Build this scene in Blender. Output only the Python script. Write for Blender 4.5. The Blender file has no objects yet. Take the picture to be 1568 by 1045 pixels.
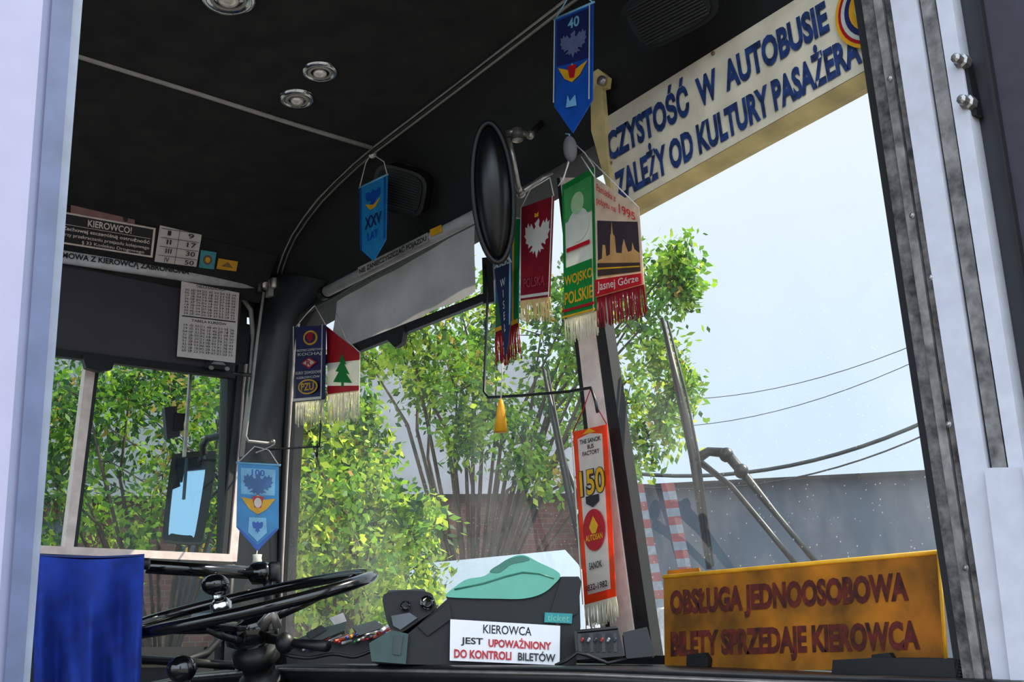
import bpy, math, random
from mathutils import Vector, Matrix
random.seed(7)
# ------------------------------------------------------------------ camera geometry
F=1783.0; CX,CY=784.0,522.5
Xc=Vector((1577,678,1783)).normalized()
Yc=Vector((2216,-463,-1783)); Yc=(Yc-Yc.dot(Xc)*Xc).normalized()
Zc=Xc.cross(Yc)
C=Vector((2.2,-1.84,1.6))
def ray(u,v):
    d=Vector((u-CX,CY-v,-F)); return Vector((Xc.dot(d),Yc.dot(d),Zc.dot(d)))
def at(u,v,t): return C+ray(u,v)*t
def on(u,v,pl):
    p,n=pl; r=ray(u,v); return C+r*((p-C).dot(n)/r.dot(n))
def PY(y): return (Vector((0,y,0)),Vector((0,-1,0)))
def PX(x): return (Vector((x,0,0)),Vector((1,0,0)))
def FP(u,v,t):
    r=ray(u,v); n=Vector((-r.x,-r.y,0)).normalized(); return (at(u,v,t),n)
WSN=Vector((0,-1,-.1)).normalized()
def WS(o=0): return (Vector((0,0,1.7))+WSN*o,WSN)
def ceil_z(x):
    if x<-.5: return 3.06-.11*((-.5-x)/.45)**3
    return 3.06
def onceil(u,v,o=0.004):
    r=ray(u,v); t=.001
    while t<.004:
        p=C+r*t
        if p.z>=ceil_z(p.x)-o: return p
        t+=.000004
    return p
def smooth(pts,n=5,closed=True):
    out=[];k=len(pts)
    for i in range(k):
        p0,p1,p2,p3=[Vector(pts[(i+j-1)%k]) for j in range(4)]
        for s in range(n):
            t=s/n; out.append(tuple(.5*((2*p1)+(p2-p0)*t+(2*p0-5*p1+4*p2-p3)*t*t+(3*p1-p0-3*p2+p3)*t**3)))
    return out
# ------------------------------------------------------------------ materials
def lin(c):
    c=c/255.; return c/12.92 if c<=.04045 else ((c+.055)/1.055)**2.4
_m={}
def M(name,rgb,rough=.6,metal=0.,tr=0.,var=.12,scale=30.,bump=0.,coat=0.):
    if name in _m: return _m[name]
    m=bpy.data.materials.new(name); m.use_nodes=True; nt=m.node_tree; N=nt.nodes; L=nt.links
    b=N['Principled BSDF']; out=N['Material Output']
    col=[lin(x) for x in rgb]
    tc=N.new('ShaderNodeTexCoord'); no=N.new('ShaderNodeTexNoise'); no.inputs['Scale'].default_value=scale; no.inputs['Detail'].default_value=5
    L.new(tc.outputs['Object'],no.inputs['Vector'])
    mx=N.new('ShaderNodeMix'); mx.data_type='RGBA'
    mx.inputs[6].default_value=[max(0,x*(1-var*1.6)) for x in col]+[1]
    mx.inputs[7].default_value=[min(1,x*(1+var)+var*.004) for x in col]+[1]
    rr=N.new('ShaderNodeMapRange'); rr.inputs[1].default_value=.3; rr.inputs[2].default_value=.7; L.new(no.outputs['Fac'],rr.inputs[0])
    L.new(rr.outputs[0],mx.inputs[0]); L.new(mx.outputs[2],b.inputs['Base Color'])
    b.inputs['Roughness'].default_value=rough; b.inputs['Metallic'].default_value=metal
    if coat: b.inputs['Coat Weight'].default_value=coat
    if bump:
        bp=N.new('ShaderNodeBump'); bp.inputs['Strength'].default_value=bump; bp.inputs['Distance'].default_value=.01
        L.new(no.outputs['Fac'],bp.inputs['Height']); L.new(bp.outputs['Normal'],b.inputs['Normal'])
    if tr:
        t=N.new('ShaderNodeBsdfTranslucent'); ms=N.new('ShaderNodeMixShader'); ms.inputs[0].default_value=tr
        L.new(mx.outputs[2],t.inputs['Color']); L.new(b.outputs[0],ms.inputs[1]); L.new(t.outputs[0],ms.inputs[2]); L.new(ms.outputs[0],out.inputs['Surface'])
    _m[name]=m; return m
def glass(name,tint,dust=.03,spots=0.):
    if name in _m: return _m[name]
    m=bpy.data.materials.new(name); m.use_nodes=True; nt=m.node_tree; N=nt.nodes; L=nt.links
    N.remove(N['Principled BSDF']); out=N['Material Output']
    t=N.new('ShaderNodeBsdfTransparent'); t.inputs[0].default_value=(*tint,1)
    g=N.new('ShaderNodeBsdfGlossy'); g.inputs['Roughness'].default_value=.02
    fr=N.new('ShaderNodeFresnel'); fr.inputs['IOR'].default_value=1.25
    m1=N.new('ShaderNodeMixShader'); L.new(fr.outputs[0],m1.inputs[0]); L.new(t.outputs[0],m1.inputs[1]); L.new(g.outputs[0],m1.inputs[2])
    d=N.new('ShaderNodeBsdfTranslucent'); d.inputs[0].default_value=(.9,.92,.95,1)
    tc=N.new('ShaderNodeTexCoord'); mp=N.new('ShaderNodeMapping'); mp.inputs['Scale'].default_value=(3.2,1,1.8); mp.inputs['Rotation'].default_value=(0,.35,0); L.new(tc.outputs['Object'],mp.inputs[0])
    no=N.new('ShaderNodeTexNoise'); no.inputs['Scale'].default_value=1.8; no.inputs['Detail'].default_value=10; no.inputs['Roughness'].default_value=.62
    L.new(mp.outputs[0],no.inputs['Vector'])
    vo=N.new('ShaderNodeTexVoronoi'); vo.inputs['Scale'].default_value=80; L.new(tc.outputs['Object'],vo.inputs['Vector'])
    sz=N.new('ShaderNodeSeparateXYZ'); L.new(tc.outputs['Object'],sz.inputs[0])
    lo=N.new('ShaderNodeMapRange'); lo.inputs[1].default_value=2.5; lo.inputs[2].default_value=1.9; lo.inputs[3].default_value=.15; lo.inputs[4].default_value=1.; L.new(sz.outputs[2],lo.inputs[0])
    r=N.new('ShaderNodeMapRange'); r.inputs[1].default_value=.14; r.inputs[2].default_value=.05; r.inputs[3].default_value=0; r.inputs[4].default_value=spots
    L.new(vo.outputs['Distance'],r.inputs[0])
    nr=N.new('ShaderNodeMapRange'); nr.inputs[1].default_value=.42; nr.inputs[2].default_value=.75; nr.inputs[3].default_value=.6; nr.inputs[4].default_value=2.4; L.new(no.outputs['Fac'],nr.inputs[0])
    ml=N.new('ShaderNodeMath'); ml.operation='MULTIPLY'; ml.inputs[1].default_value=dust; L.new(nr.outputs[0],ml.inputs[0])
    ad=N.new('ShaderNodeMath'); ad.operation='ADD'; L.new(ml.outputs[0],ad.inputs[0]); L.new(r.outputs[0],ad.inputs[1])
    m3=N.new('ShaderNodeMath'); m3.operation='MULTIPLY'; L.new(ad.outputs[0],m3.inputs[0]); L.new(lo.outputs[0],m3.inputs[1])
    m2=N.new('ShaderNodeMixShader'); L.new(m3.outputs[0],m2.inputs[0]); L.new(m1.outputs[0],m2.inputs[1]); L.new(d.outputs[0],m2.inputs[2])
    L.new(m2.outputs[0],out.inputs['Surface']); _m[name]=m; return m
black=M('black_plastic',(13,12,13),.45); blackg=M('black_gloss',(8,8,9),.16,coat=.5,var=.05)
mbody=M('machine_body',(6,6,7),.6,var=.1)
felt=M('ceiling_felt',(25,23,22),.95,scale=14,var=.4,bump=.3)
dome=M('headliner_vinyl',(13,12,12),.75,scale=20,var=.25)
rubber=M('rubber',(20,19,20),.6); chrome=M('chrome',(190,190,192),.14,1.); alu=M('aluminium',(165,158,152),.35,.8,var=.2)
trimg=M('grey_trim',(150,144,138),.45); post=M('post_paint',(222,200,190),.4)
white=M('white_paint',(202,199,206),.4,var=.05); cream=M('cream_board',(212,200,176),.6,var=.14,scale=12)
creamd=M('cream_edge',(208,184,124),.6,var=.2,scale=14); navy=M('navy_ink',(20,48,100),.6,var=.5,scale=50); paper=M('paper',(200,188,182),.8,var=.04)
ink=M('black_ink',(24,22,24),.6); redink=M('red_ink',(190,30,34),.6)
orange=M('orange_board',(172,114,20),.6,tr=.4,var=.4,scale=12); ored=M('faded_red_ink',(92,24,10),.7,tr=.15,var=.5,scale=60)
yellow=M('sun_glow_edge',(240,190,50),.5,tr=.4); mint=M('mint_plastic',(92,172,146),.4,var=.03); mintd=M('mint_shadow_groove',(54,118,100),.5)
teal=M('teal_label',(30,140,140),.5); cyan=M('pennant_cyan',(40,138,196),.35,tr=.3,var=.1); blue=M('pennant_blue',(24,84,176),.35,tr=.3)
silk=M('white_silk',(222,220,208),.6,tr=.4,var=.05); green=M('pennant_green',(22,130,56),.4,tr=.35); red=M('pennant_red',(188,28,40),.4,tr=.35)
maroon=M('pennant_maroon',(136,22,38),.4,tr=.35); gold=M('pennant_gold',(232,170,30),.5,tr=.3); skyb=M('pennant_skyblue',(130,190,220),.4,tr=.3)
pnavy=M('pennant_navy',(20,28,84),.5,tr=.15); brown=M('pennant_brown',(66,46,40),.5,tr=.2); fringew=M('fringe_white',(226,220,196),.8,tr=.4)
fringer=M('fringe_red',(150,14,34),.7,tr=.3); oran=M('pennant_orange',(240,74,24),.5,tr=.4); straw=M('string',(200,192,184),.8)
greyf=M('blind_fabric',(150,145,144),.8,tr=.5,var=.15,scale=8); darkf=M('side_blind_fabric',(62,58,64),.75,tr=.1,var=.1,scale=6)
bluec=M('blue_cloth',(8,46,140),.85,var=.2); dash=M('dash_vinyl',(20,21,23),.35,var=.2)
# ------------------------------------------------------------------ mesh builder
class B:
    def __init__(s,name): s.n=name; s.v=[]; s.f=[]; s.m=[]; s.sm=[]; s.mats=[]
    def mi(s,m):
        if m not in s.mats: s.mats.append(m)
        return s.mats.index(m)
    def add(s,vs,fs,m,smooth=False):
        o=len(s.v); k=s.mi(m); s.v+= [tuple(x) for x in vs]
        for f in fs: s.f.append([i+o for i in f]); s.m.append(k); s.sm.append(smooth)
    def prism(s,pts,vec,m):
        n=len(pts); vs=list(pts)+[p+vec for p in pts]
        s.add(vs,[list(range(n)),list(range(2*n-1,n-1,-1))]+[[i,(i+1)%n,n+(i+1)%n,n+i] for i in range(n)],m)
    def px(s,pl,pts,d,m,front=0.):
        P=[on(u,v,pl)+pl[1]*front for u,v in pts]; s.prism(P,-pl[1]*d,m)
    def tube(s,P,r,m,n=10,closed=False,smooth=True):
        P=[Vector(p) for p in P]; k=len(P)
        rs=r if isinstance(r,(list,tuple)) else [r]*k
        T=[]
        for i in range(k):
            a=P[(i-1)%k] if (closed or i>0) else P[i]; b=P[(i+1)%k] if (closed or i<k-1) else P[i]
            T.append((b-a).normalized())
        up=Vector((0,0,1)) if abs(T[0].z)<.9 else Vector((1,0,0))
        u=(up-T[0]*up.dot(T[0])).normalized(); vs=[]
        for i in range(k):
            u=(u-T[i]*u.dot(T[i])).normalized(); w=T[i].cross(u)
            for j in range(n):
                a=2*math.pi*j/n; vs.append(P[i]+(u*math.cos(a)+w*math.sin(a))*rs[i])
        fs=[]
        for i in range(k if closed else k-1):
            for j in range(n): fs.append([i*n+j,i*n+(j+1)%n,((i+1)%k)*n+(j+1)%n,((i+1)%k)*n+j])
        if not closed: fs+= [list(range(n-1,-1,-1)),[(k-1)*n+j for j in range(n)]]
        s.add(vs,fs,m,smooth)
    def lathe(s,o,ax,prof,m,n=28,smooth=True):
        ax=ax.normalized()
        up=Vector((0,0,1)) if abs(ax.z)<.9 else Vector((1,0,0)); u=(up-ax*up.dot(ax)).normalized(); w=ax.cross(u); vs=[]
        for r,h in prof:
            for j in range(n):
                a=2*math.pi*j/n; vs.append(o+ax*h+(u*math.cos(a)+w*math.sin(a))*r)
        k=len(prof); fs=[[i*n+j,i*n+(j+1)%n,(i+1)*n+(j+1)%n,(i+1)*n+j] for i in range(k-1) for j in range(n)]
        fs+=[list(range(n)),[(k-1)*n+j for j in range(n)]]
        s.add(vs,fs,m,smooth)
    def ell(s,o,a,b,c,m,nu=24,nv=14):
        vs=[];fs=[]
        for i in range(nv+1):
            th=math.pi*i/nv
            for j in range(nu):
                ph=2*math.pi*j/nu; vs.append(o+a*(math.sin(th)*math.cos(ph))+b*(math.sin(th)*math.sin(ph))+c*math.cos(th))
        for i in range(nv):
            for j in range(nu): fs.append([i*nu+j,i*nu+(j+1)%nu,(i+1)*nu+(j+1)%nu,(i+1)*nu+j])
        s.add(vs,fs,m,True)
    def grid(s,fn,nu,nv,m,smooth=True):
        vs=[fn(i/nu,j/nv) for i in range(nu+1) for j in range(nv+1)]
        s.add(vs,[[i*(nv+1)+j,(i+1)*(nv+1)+j,(i+1)*(nv+1)+j+1,i*(nv+1)+j+1] for i in range(nu) for j in range(nv)],m,smooth)
    def text(s,body,Q,box,m,off=.002,bold=.0):
        cu=bpy.data.curves.new('t','FONT'); cu.body=body; cu.offset=bold; cu.resolution_u=3; cu.align_x='CENTER'
        ob=bpy.data.objects.new('t',cu); bpy.context.scene.collection.objects.link(ob)
        dg=bpy.context.evaluated_depsgraph_get(); me=bpy.data.meshes.new_from_object(ob.evaluated_get(dg))
        if len(me.vertices):
            xs=[v.co.x for v in me.vertices]; ys=[v.co.y for v in me.vertices]
            x0,x1,y0,y1=min(xs),max(xs),min(ys),max(ys); TL,TR,BR,BL=Q; nn=(BL-TL).cross(TR-TL).normalized()
            vs=[]
            for v in me.vertices:
                a=box[0]+(box[2]-box[0])*(v.co.x-x0)/(x1-x0); b=box[1]+(box[3]-box[1])*(y1-v.co.y)/max(y1-y0,1e-5)
                vs.append(bil(Q,a,b)+nn*off)
            s.add(vs,[list(p.vertices) for p in me.polygons],m)
        bpy.data.objects.remove(ob); bpy.data.curves.remove(cu); bpy.data.meshes.remove(me)
    def done(s,bevel=0):
        me=bpy.data.meshes.new(s.n); me.from_pydata(s.v,[],s.f)
        for m in s.mats: me.materials.append(m)
        me.polygons.foreach_set('material_index',s.m); me.polygons.foreach_set('use_smooth',s.sm); me.update()
        ob=bpy.data.objects.new(s.n,me); bpy.context.scene.collection.objects.link(ob)
        if bevel:
            b=ob.modifiers.new('bevel','BEVEL'); b.width=bevel; b.segments=3; b.limit_method='ANGLE'; b.angle_limit=.6
        return ob
def bil(Q,a,b):
    TL,TR,BR,BL=Q; return (TL*(1-a)+TR*a)*(1-b)+(BL*(1-a)+BR*a)*b
def pxq(pl,pts,o=0): return [on(u,v,pl)+pl[1]*o for u,v in pts]
def art(b,Q,shape,base,layers,th=.002):
    nn=(Q[3]-Q[0]).cross(Q[1]-Q[0]).normalized()
    b.prism([bil(Q,a,c) for a,c in shape],-nn*th,base)
    o=0
    for l in layers:
        o+=.0007
        if l[0]=='p': b.add([bil(Q,a,c)+nn*o for a,c in l[1]],[list(range(len(l[1])))],l[2])
        elif l[0]=='c':
            _,x,y,rx,ry,m=l; b.add([bil(Q,x+rx*math.cos(k*.2618),y+ry*math.sin(k*.2618))+nn*o for k in range(24)],[list(range(24))],m)
        elif l[0]=='r':
            _,x0,y0,x1,y1,m=l; b.add([bil(Q,a,c)+nn*o for a,c in ((x0,y0),(x1,y0),(x1,y1),(x0,y1))],[[0,1,2,3]],m)
        elif l[0]=='t': b.text(l[1],Q,l[2],l[3],o,l[4] if len(l)>4 else .0)
R4=[(0,0),(1,0),(1,1),(0,1)]
def fringe(b,Q,edge,m,L,n=40):
    nn=(Q[3]-Q[0]).cross(Q[1]-Q[0]).normalized()
    for i in range(n):
        s=i/(n-1); k=s*(len(edge)-1); j=min(int(k),len(edge)-2); f=k-j
        a=edge[j][0]*(1-f)+edge[j+1][0]*f; c=edge[j][1]*(1-f)+edge[j+1][1]*f
        p=bil(Q,a,c); q=p+Vector((random.uniform(-.003,.003),random.uniform(-.003,.003),-L*random.uniform(.82,1.05)))
        mid=(p+q)/2+nn*random.uniform(-.002,.003)
        b.tube([p,mid,q],.0015,m,4)
EAG=[(.5,.12),(.56,.2),(.62,.26),(.78,.16),(.9,.22),(.88,.45),(.8,.6),(.7,.62),(.62,.66),(.68,.82),(.58,.8),(.5,.95),(.42,.8),(.32,.82),(.38,.66),(.3,.62),(.2,.6),(.12,.45),(.1,.22),(.22,.16),(.38,.26),(.44,.2)]
EAG2=[(.5,.08),(.55,.04),(.58,.12),(.56,.22),(.62,.28),(.72,.12),(.78,.2),(.84,.08),(.88,.2),(.95,.16),(.93,.34),(.98,.38),(.9,.48),(.93,.56),(.82,.6),(.82,.7),(.7,.64),(.66,.68),(.78,.8),(.66,.78),(.64,.86),(.57,.78),(.5,.97),(.43,.78),(.36,.86),(.34,.78),(.22,.8),(.34,.68),(.3,.64),(.18,.7),(.18,.6),(.07,.56),(.1,.48),(.02,.38),(.07,.34),(.05,.16),(.12,.2),(.16,.08),(.22,.2),(.28,.12),(.38,.28),(.44,.22),(.4,.14)]
def inbox(P,x0,y0,x1,y1): return [(x0+(x1-x0)*a,y0+(y1-y0)*c) for a,c in P]
# ------------------------------------------------------------------ shell
b=B('ceiling')
xs=[-1.02,-.98,-.94,-.88,-.8,-.7,-.6,-.5,-.3,-.1,.4,.9,1.32]
def seam_y(x):
    if x>-.1: return -.32
    return -.32+.19*min(1,((-.1-x)/.85))**1.2
vs=[];fs=[]
for x in xs:
    vs+=[(x,-3.6,ceil_z(x)),(x,seam_y(x),ceil_z(x)),(x,-3.6,3.2),(x,seam_y(x),3.2)]
for i in range(len(xs)-1):
    o=4*i; fs+=[[o,o+1,o+5,o+4],[o+2,o+3,o+7,o+6]]
b.add(vs,fs,felt,True); b.done()
b=B('wall_front_header')
def hd(i,j):
    x=-1.02+2.36*i; y0,z0=seam_y(x),ceil_z(x); y1,z1=-.118,2.848
    a=j*math.pi/2
    return Vector((x,y0+(y1-y0)*math.sin(a),z1+(z0-z1)*math.cos(a)))
b.grid(hd,60,14,dome)
b.add([(-1.02,-.118,2.848),(1.34,-.118,2.848),(1.34,.02,2.86),(-1.02,.02,2.86),(1.34,.02,3.2),(-1.02,.02,3.2),(1.34,-.3,3.2),(-1.02,-.3,3.2)],[[0,1,2,3],[3,2,4,5],[5,4,6,7]],dome)
b.done()
b=B('trim_1')
b.tube([onceil(*p) for p in ((-40,35),(120,86),(300,142),(450,190),(575,228))],.0065,trimg,8)
b.done()
b=B('trim_2')
TR2=((1000,-95),(860,10),(700,133),(575,228),(545,253),(515,281),(490,307),(468,335),(450,362),(438,387),(430,410),(425,435))
b.tube([onceil(*p) for p in TR2],.010,trimg,10)
b.tube([onceil(u,v,.012) for u,v in TR2],.0045,black,8)
b.done()
wallm=M('wall_vinyl',(26,25,27),.7,var=.15)
b=B('wall_left')
def wbox(y0,y1,z0,z1): b.prism([Vector((-1.0,y0,z0)),Vector((-1.0,y1,z0)),Vector((-1.0,y1,z1)),Vector((-1.0,y0,z1))],Vector((-.05,0,0)),wallm)
wbox(-3.6,-.2,.95,1.86); wbox(-3.6,-1.5,1.86,3.1); wbox(-1.5,-.2,2.86,3.1); wbox(-.262,-.15,1.86,2.86)
b.done()
b=B('trim_3')
Lp=[(398,420),(388,470),(380,540),(372,600),(362,700),(352,860),(345,960),(340,1080)]
Rp=[(500,430),(458,492),(446,540),(442,600),(436,700),(428,860),(424,960),(420,1080)]
P=[on(u,v,PX(-.985)) for u,v in Lp]; Q=[on(u,v,WS(.01)) for u,v in Rp]
vs=[];fs=[]
for p,q in zip(P,Q):
    mid=(p+q)/2+Vector((.018,-.018,0)); vs+=[p,p*.5+mid*.5+Vector((.004,-.006,0)),mid,q*.5+mid*.5+Vector((.004,-.006,0)),q,q+Vector((0,.06,0))]
for i in range(len(P)-1):
    for j in range(5): fs.append([i*6+j,(i+1)*6+j,(i+1)*6+j+1,i*6+j+1])
b.add(vs,fs,M('pillar_vinyl',(20,21,23),.4,var=.1),True)
b.tube([on(u,v,WS(.012)) for u,v in ((700,345),(600,395),(520,448),(480,470),(460,484),(450,500),(446,540),(442,600),(436,700),(428,860),(424,960))],.008,rubber,8)
b.tube([on(u,v,WS(.014)) for u,v in ((458,496),(451,540),(447,600),(441,700),(433,860),(429,960))],.003,post,6)
b.done()
# side window
b=B('window_1')
b.px(PX(-1.0),[(372,560),(383,562),(358,862),(346,862)],.03,post,.02)
b.px(PX(-1.0),[(362,560),(370,560),(344,860),(336,858)],.02,rubber,.015)
b.px(PX(-1.0),[(128,560),(143,562),(108,846),(94,845)],.03,post,.02)
b.px(PX(-1.0),[(143,562),(149,562),(114,846),(108,846)],.03,rubber,.018)
b.px(PX(-1.0),[(20,836),(350,851),(350,863),(20,849)],.03,post,.025)
b.px(PX(-1.0),[(20,849),(350,863),(350,869),(20,856)],.03,rubber,.03)
b.tube([on(u,v,PX(-.98)) for u,v in ((355,865),(350,930),(340,975),(318,1000),(285,1012),(200,1012))],.011,rubber,8)
b.tube([on(u,v,PX(-.97)) for u,v in ((330,432),(365,448),(384,475),(388,520),(384,580),(370,700))],.008,trimg,8)
b.px(PX(-.97),[(252,624),(270,622),(276,668),(256,672)],.02,black,.0)
b.px(PX(-.965),[(268,632),(284,634),(280,660),(266,660)],.02,blackg,.0)
b.px(PX(-1.0),[(290,565),(294,565),(284,700),(280,700)],.01,alu,.005)
gl=glass('side_glass',(.62,.72,.66),.03,.0)
b.add([(-1.02,-1.5,1.86),(-1.02,-.26,1.86),(-1.02,-.26,2.86),(-1.02,-1.5,2.86)],[[0,1,2,3]],gl)
b.done()
# windscreen
b=B('window_2')
gw=glass('windscreen_glass',(.90,.94,.93),.038,.2)
b.add([on(426,1010,WS(-.02)),on(1490,1015,WS(-.02)),on(1330,60,WS(-.02)),on(850,262,WS(-.02)),on(450,480,WS(-.02))],[[0,1,2,3,4]],gw)
b.done()
b=B('trim_4')   # centre post of windscreen
b.px(WS(0),[(858,274),(866,274),(948,1003),(938,1003)],.03,rubber,.012)
b.px(WS(0),[(866,274),(888,274),(984,1003),(948,1003)],.04,post,.018)
b.px(WS(0),[(888,274),(899,274),(1008,1006),(984,1003)],.03,rubber,.014)
b.done()
b=B('wall_front')
b.prism([on(395,990,WS(.01)),on(985,1004,WS(.01)),on(1500,1013,WS(.01)),Vector((1.34,.08,.95)),Vector((-1.02,.08,.95))],Vector((0,.06,0)),wallm)
b.done()
b=B('floor')
b.prism([Vector((-1.05,-3.6,.95)),Vector((1.25,-3.6,.95)),Vector((1.25,.1,.95)),Vector((-1.05,.1,.95))],Vector((0,0,-.08)),M('floor_lino',(70,70,72),.7)); b.done()
# right door jamb strips
def jamb(name,specs,pl):
    b=B(name)
    for u0,u1,m,fr,sl in specs:
        f=lambda u,v:(u+sl*v/1045.,v)
        b.px(pl,[f(u0,-200),f(u1,-200),f(u1,1300),f(u0,1300)],.06,m,fr)
    return b
dk=M('worn_rubber',(100,94,90),.8,var=.5,scale=45,bump=.6); mg=M('worn_aluminium',(134,128,124),.5,.3,var=.4,scale=35,bump=.3)
b=jamb('wall_right_doorpost',[(1308,1325,rubber,0,158),(1324,1340,dk,.01,158),(1340,1345,rubber,.006,158),(1345,1357,mg,.016,158),(1357,1361,rubber,.006,158),(1361,1374,dk,.012,158),(1374,1412,white,.022,160),(1412,1417,rubber,.01,160),(1417,1438,mg,.016,162),(1438,1443,rubber,.008,162),(1443,1466,white,.02,164)],PY(-.2))
b.px(PY(-.24),[(1566,715),(1700,715),(1760,1300),(1640,1300)],.03,white)
b.px(PY(-.235),[(1508,718),(1800,712),(1800,1300),(1580,1300)],.02,white)
for p in ((1425,425),(1452,650),(1478,870),(1362,120),(1396,330)):
    b.lathe(on(*p,PY(-.222)),Vector((0,-1,0)),[(.004,0),(.004,.002),(.002,.003)],alu,10)
b.done(.002)
b=jamb('door_1',[(1466,1500,M('door_dark',(34,32,38),.5),-.01,166),(1500,1506,rubber,.012,166),(1506,1800,M('door_dark2',(52,48,56),.5),.0,166)],PY(-.2))
for (u,v) in ((1478,97),(1487,160)):
    o=on(u,v,PY(-.21)); b.lathe(o,Vector((0,-1,0)),[(.012,0),(.012,.014),(.008,.016),(.008,.03),(.003,.033)],alu,8,False)
b.px(PY(-.205),[(1462,92),(1482,90),(1500,178),(1478,180)],.02,black,.008)
b.done()
b=B('door_2')  # rear leaf edge of the open front door, beside the camera
pl=PX(1.3); wl=M('door_white',(130,130,154),.35,var=.03)
b.px(pl,[(-500,-150),(92,-150),(-6,1250),(-500,1250)],.03,wl)
b.px(pl,[(92,-150),(118,-150),(13,1250),(-6,1250)],.05,M('door_edge_grey',(70,80,108),.35,.2),.004)
b.px(pl,[(118,-150),(136,-150),(27,1250),(13,1250)],.05,M('door_edge_light',(98,108,128),.4),-.002)
b.done(.002)
# ------------------------------------------------------------------ ceiling lamps and speakers
for (u,v) in ((490,108),(455,150),(350,-4)):
    o=onceil(u,v,.0); b=B('recessed_ceiling_lamp'); a=Vector((0,0,-1)); k=.040 if v>50 else .055
    b.lathe(o,a,[(k*1.05,0),(k*1.05,.004),(k*.95,.009),(k*.75,.008),(k*.62,.002),(k*.4,.001)],chrome,28)
    b.ell(o+a*.008,Vector((k*.4,0,0)),Vector((0,k*.4,0)),Vector((0,0,.010)),M('lamp_glass',(225,215,205),.1,.3),16,8)
    b.tube([o+Vector((k*.62*math.cos(i*.3927),k*.62*math.sin(i*.3927),-.006)) for i in range(16)],.004,trimg,6,True)
    b.done()
def speaker(u,v,pl,w,h,rot):
    b=B('speaker'); o=on(u,v,pl); n=pl[1]; X=Vector((0,0,1)).cross(n).normalized(); Y=n.cross(X)
    def pt(a,c,d): 
        ca,sa=math.cos(rot),math.sin(rot); return o+X*(a*ca-c*sa)+Y*(a*sa+c*ca)+n*d
    ring=[]
    for i in range(32):
        t=i*math.pi/16; r=(abs(math.cos(t))**4+abs(math.sin(t))**4)**(-.25); ring.append((w*r*math.cos(t),h*r*math.sin(t)))
    b.prism([pt(a,c,-.05) for a,c in ring],n*.055,black)
    b.prism([pt(a*.85,c*.85,.004) for a,c in ring],n*.006,dome)
    for i in range(-6,7):
        c=h*.75*i/6.5; b.tube([pt(-w*.75,c,.012),pt(w*.75,c,.012)],.0022,M('speaker_grille',(34,33,34),.6),5)
    b.done(.004)
spn=Vector((.35,-.75,-.5)).normalized()
speaker(612,292,(at(612,292,.00172),spn),.075,.06,-.5)
speaker(1025,15,(at(1025,15,.00128),Vector((.1,-.7,-.7)).normalized()),.10,.055,.0)
# ------------------------------------------------------------------ windscreen roller blind
b=B('windscreen_roller_blind')
pr=PY(-.16); pf=PY(-.15)
b.tube([on(500,447,pr),on(735,327,pr)],.016,M('blind_roller_grey',(150,146,146),.5),14)
Qb=pxq(pf,[(516,462),(727,345),(728,447),(503,552)])
b.grid(lambda i,j: bil(Qb,i,j)+Vector((0,-1,0))*(.004*math.sin(i*24+j*2)*(.3+j*.7)+.003*math.sin(i*9-j*4)),90,12,greyf)
b.px(pf,[(500,545),(752,447),(753,459),(500,560)],.015,black,.008)
b.tube([on(497,452,pr),on(500,440,pr)],.014,black,10)
b.px(pf,[(597,510),(626,500),(622,527),(612,534),(600,522)],.015,black,.015)
b.lathe(on(497,449,pr),Vector((-1,0,0)),[(.02,-.01),(.02,.012),(.008,.016)],black,14)
q=pxq(PY(-.178),[(548,410),(655,356),(656,370),(549,424)])
b.add(q,[[0,1,2,3]],trimg); b.text('NIE ZANIECZYSZCZAĆ POJAZDU',q,(.02,.08,.98,.95),ink,.001,.02)
q=pxq(PY(-.178),[(658,352),(676,344),(677,355),(659,363)]); b.add(q,[[0,1,2,3]],gold)
b.done()
b=B('blind_guide_frame')
pg=PY(-.17)
b.tube([on(u,v,pg) for u,v in ((742,405),(747,450),(744,520),(741,600),(748,609),(800,606),(870,600),(905,594),(912,615),(915,632))],.0035,black,7)
b.px(pg,[(738,395),(754,393),(757,462),(740,465)],.012,black)
b.tube([on(u,v,PY(-.17)) for u,v in ((498,500),(496,560),(492,640),(489,684),(440,687),(395,690))],.003,black,7)
b.tube([on(u,v,PY(-.172)) for u,v in ((480,470),(505,458)) ],.003,black,7)
b.tube([on(485,700,pg),on(487,680,pg)],.004,black,7)
b.done()
# ------------------------------------------------------------------ side roller blind
b=B('side_roller_blind')
pb=PX(-.93); pr=PX(-.9)
b.tube([on(60,388,pr),on(392,438,pr)],.019,M('blind_roller_white',(190,186,186),.5),16)
b.tube([on(392,438,pr),on(402,440,pr)],.012,black,12)
b.px(pb,[(40,385),(372,440),(358,578),(30,530)],.004,darkf)
b.px(pb,[(30,528),(358,570),(358,581),(30,540)],.018,black,.01)
b.px(pb,[(122,546),(172,553),(168,568),(150,572),(128,566)],.02,black,.02)
q=pxq(PX(-.878),[(95,385),(292,412),(291,424),(94,398)])
b.text('ROZMOWA Z KIEROWCĄ ZABRONIONA',q,(-.12,.05,.99,.95),ink,.001,.03)
b.done()
b=B('blind_end_bracket')
for (u,v,w) in ((405,440,.014),(420,440,.016),(398,445,.01)):
    b.lathe(on(u,v-12,PX(-.88)),Vector((0,0,-1)),[(w,0),(w,.03),(w*.8,.034)],alu if u>400 else black,12)
b.px(PX(-.88),[(412,428),(428,430),(426,455),(411,453)],.02,trimg)
b.tube([on(u,v,PX(-.88)) for u,v in ((404,448),(394,520),(385,600),(376,668),(380,676),(400,678),(420,680))],.0045,trimg,8)
b.tube([on(u,v,PX(-.88)) for u,v in ((420,680),(406,688),(392,694))],.003,alu,8)
b.tube([on(u,v,PX(-.87)) for u,v in ((355,572),(384,575))],.006,black,8)
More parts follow.
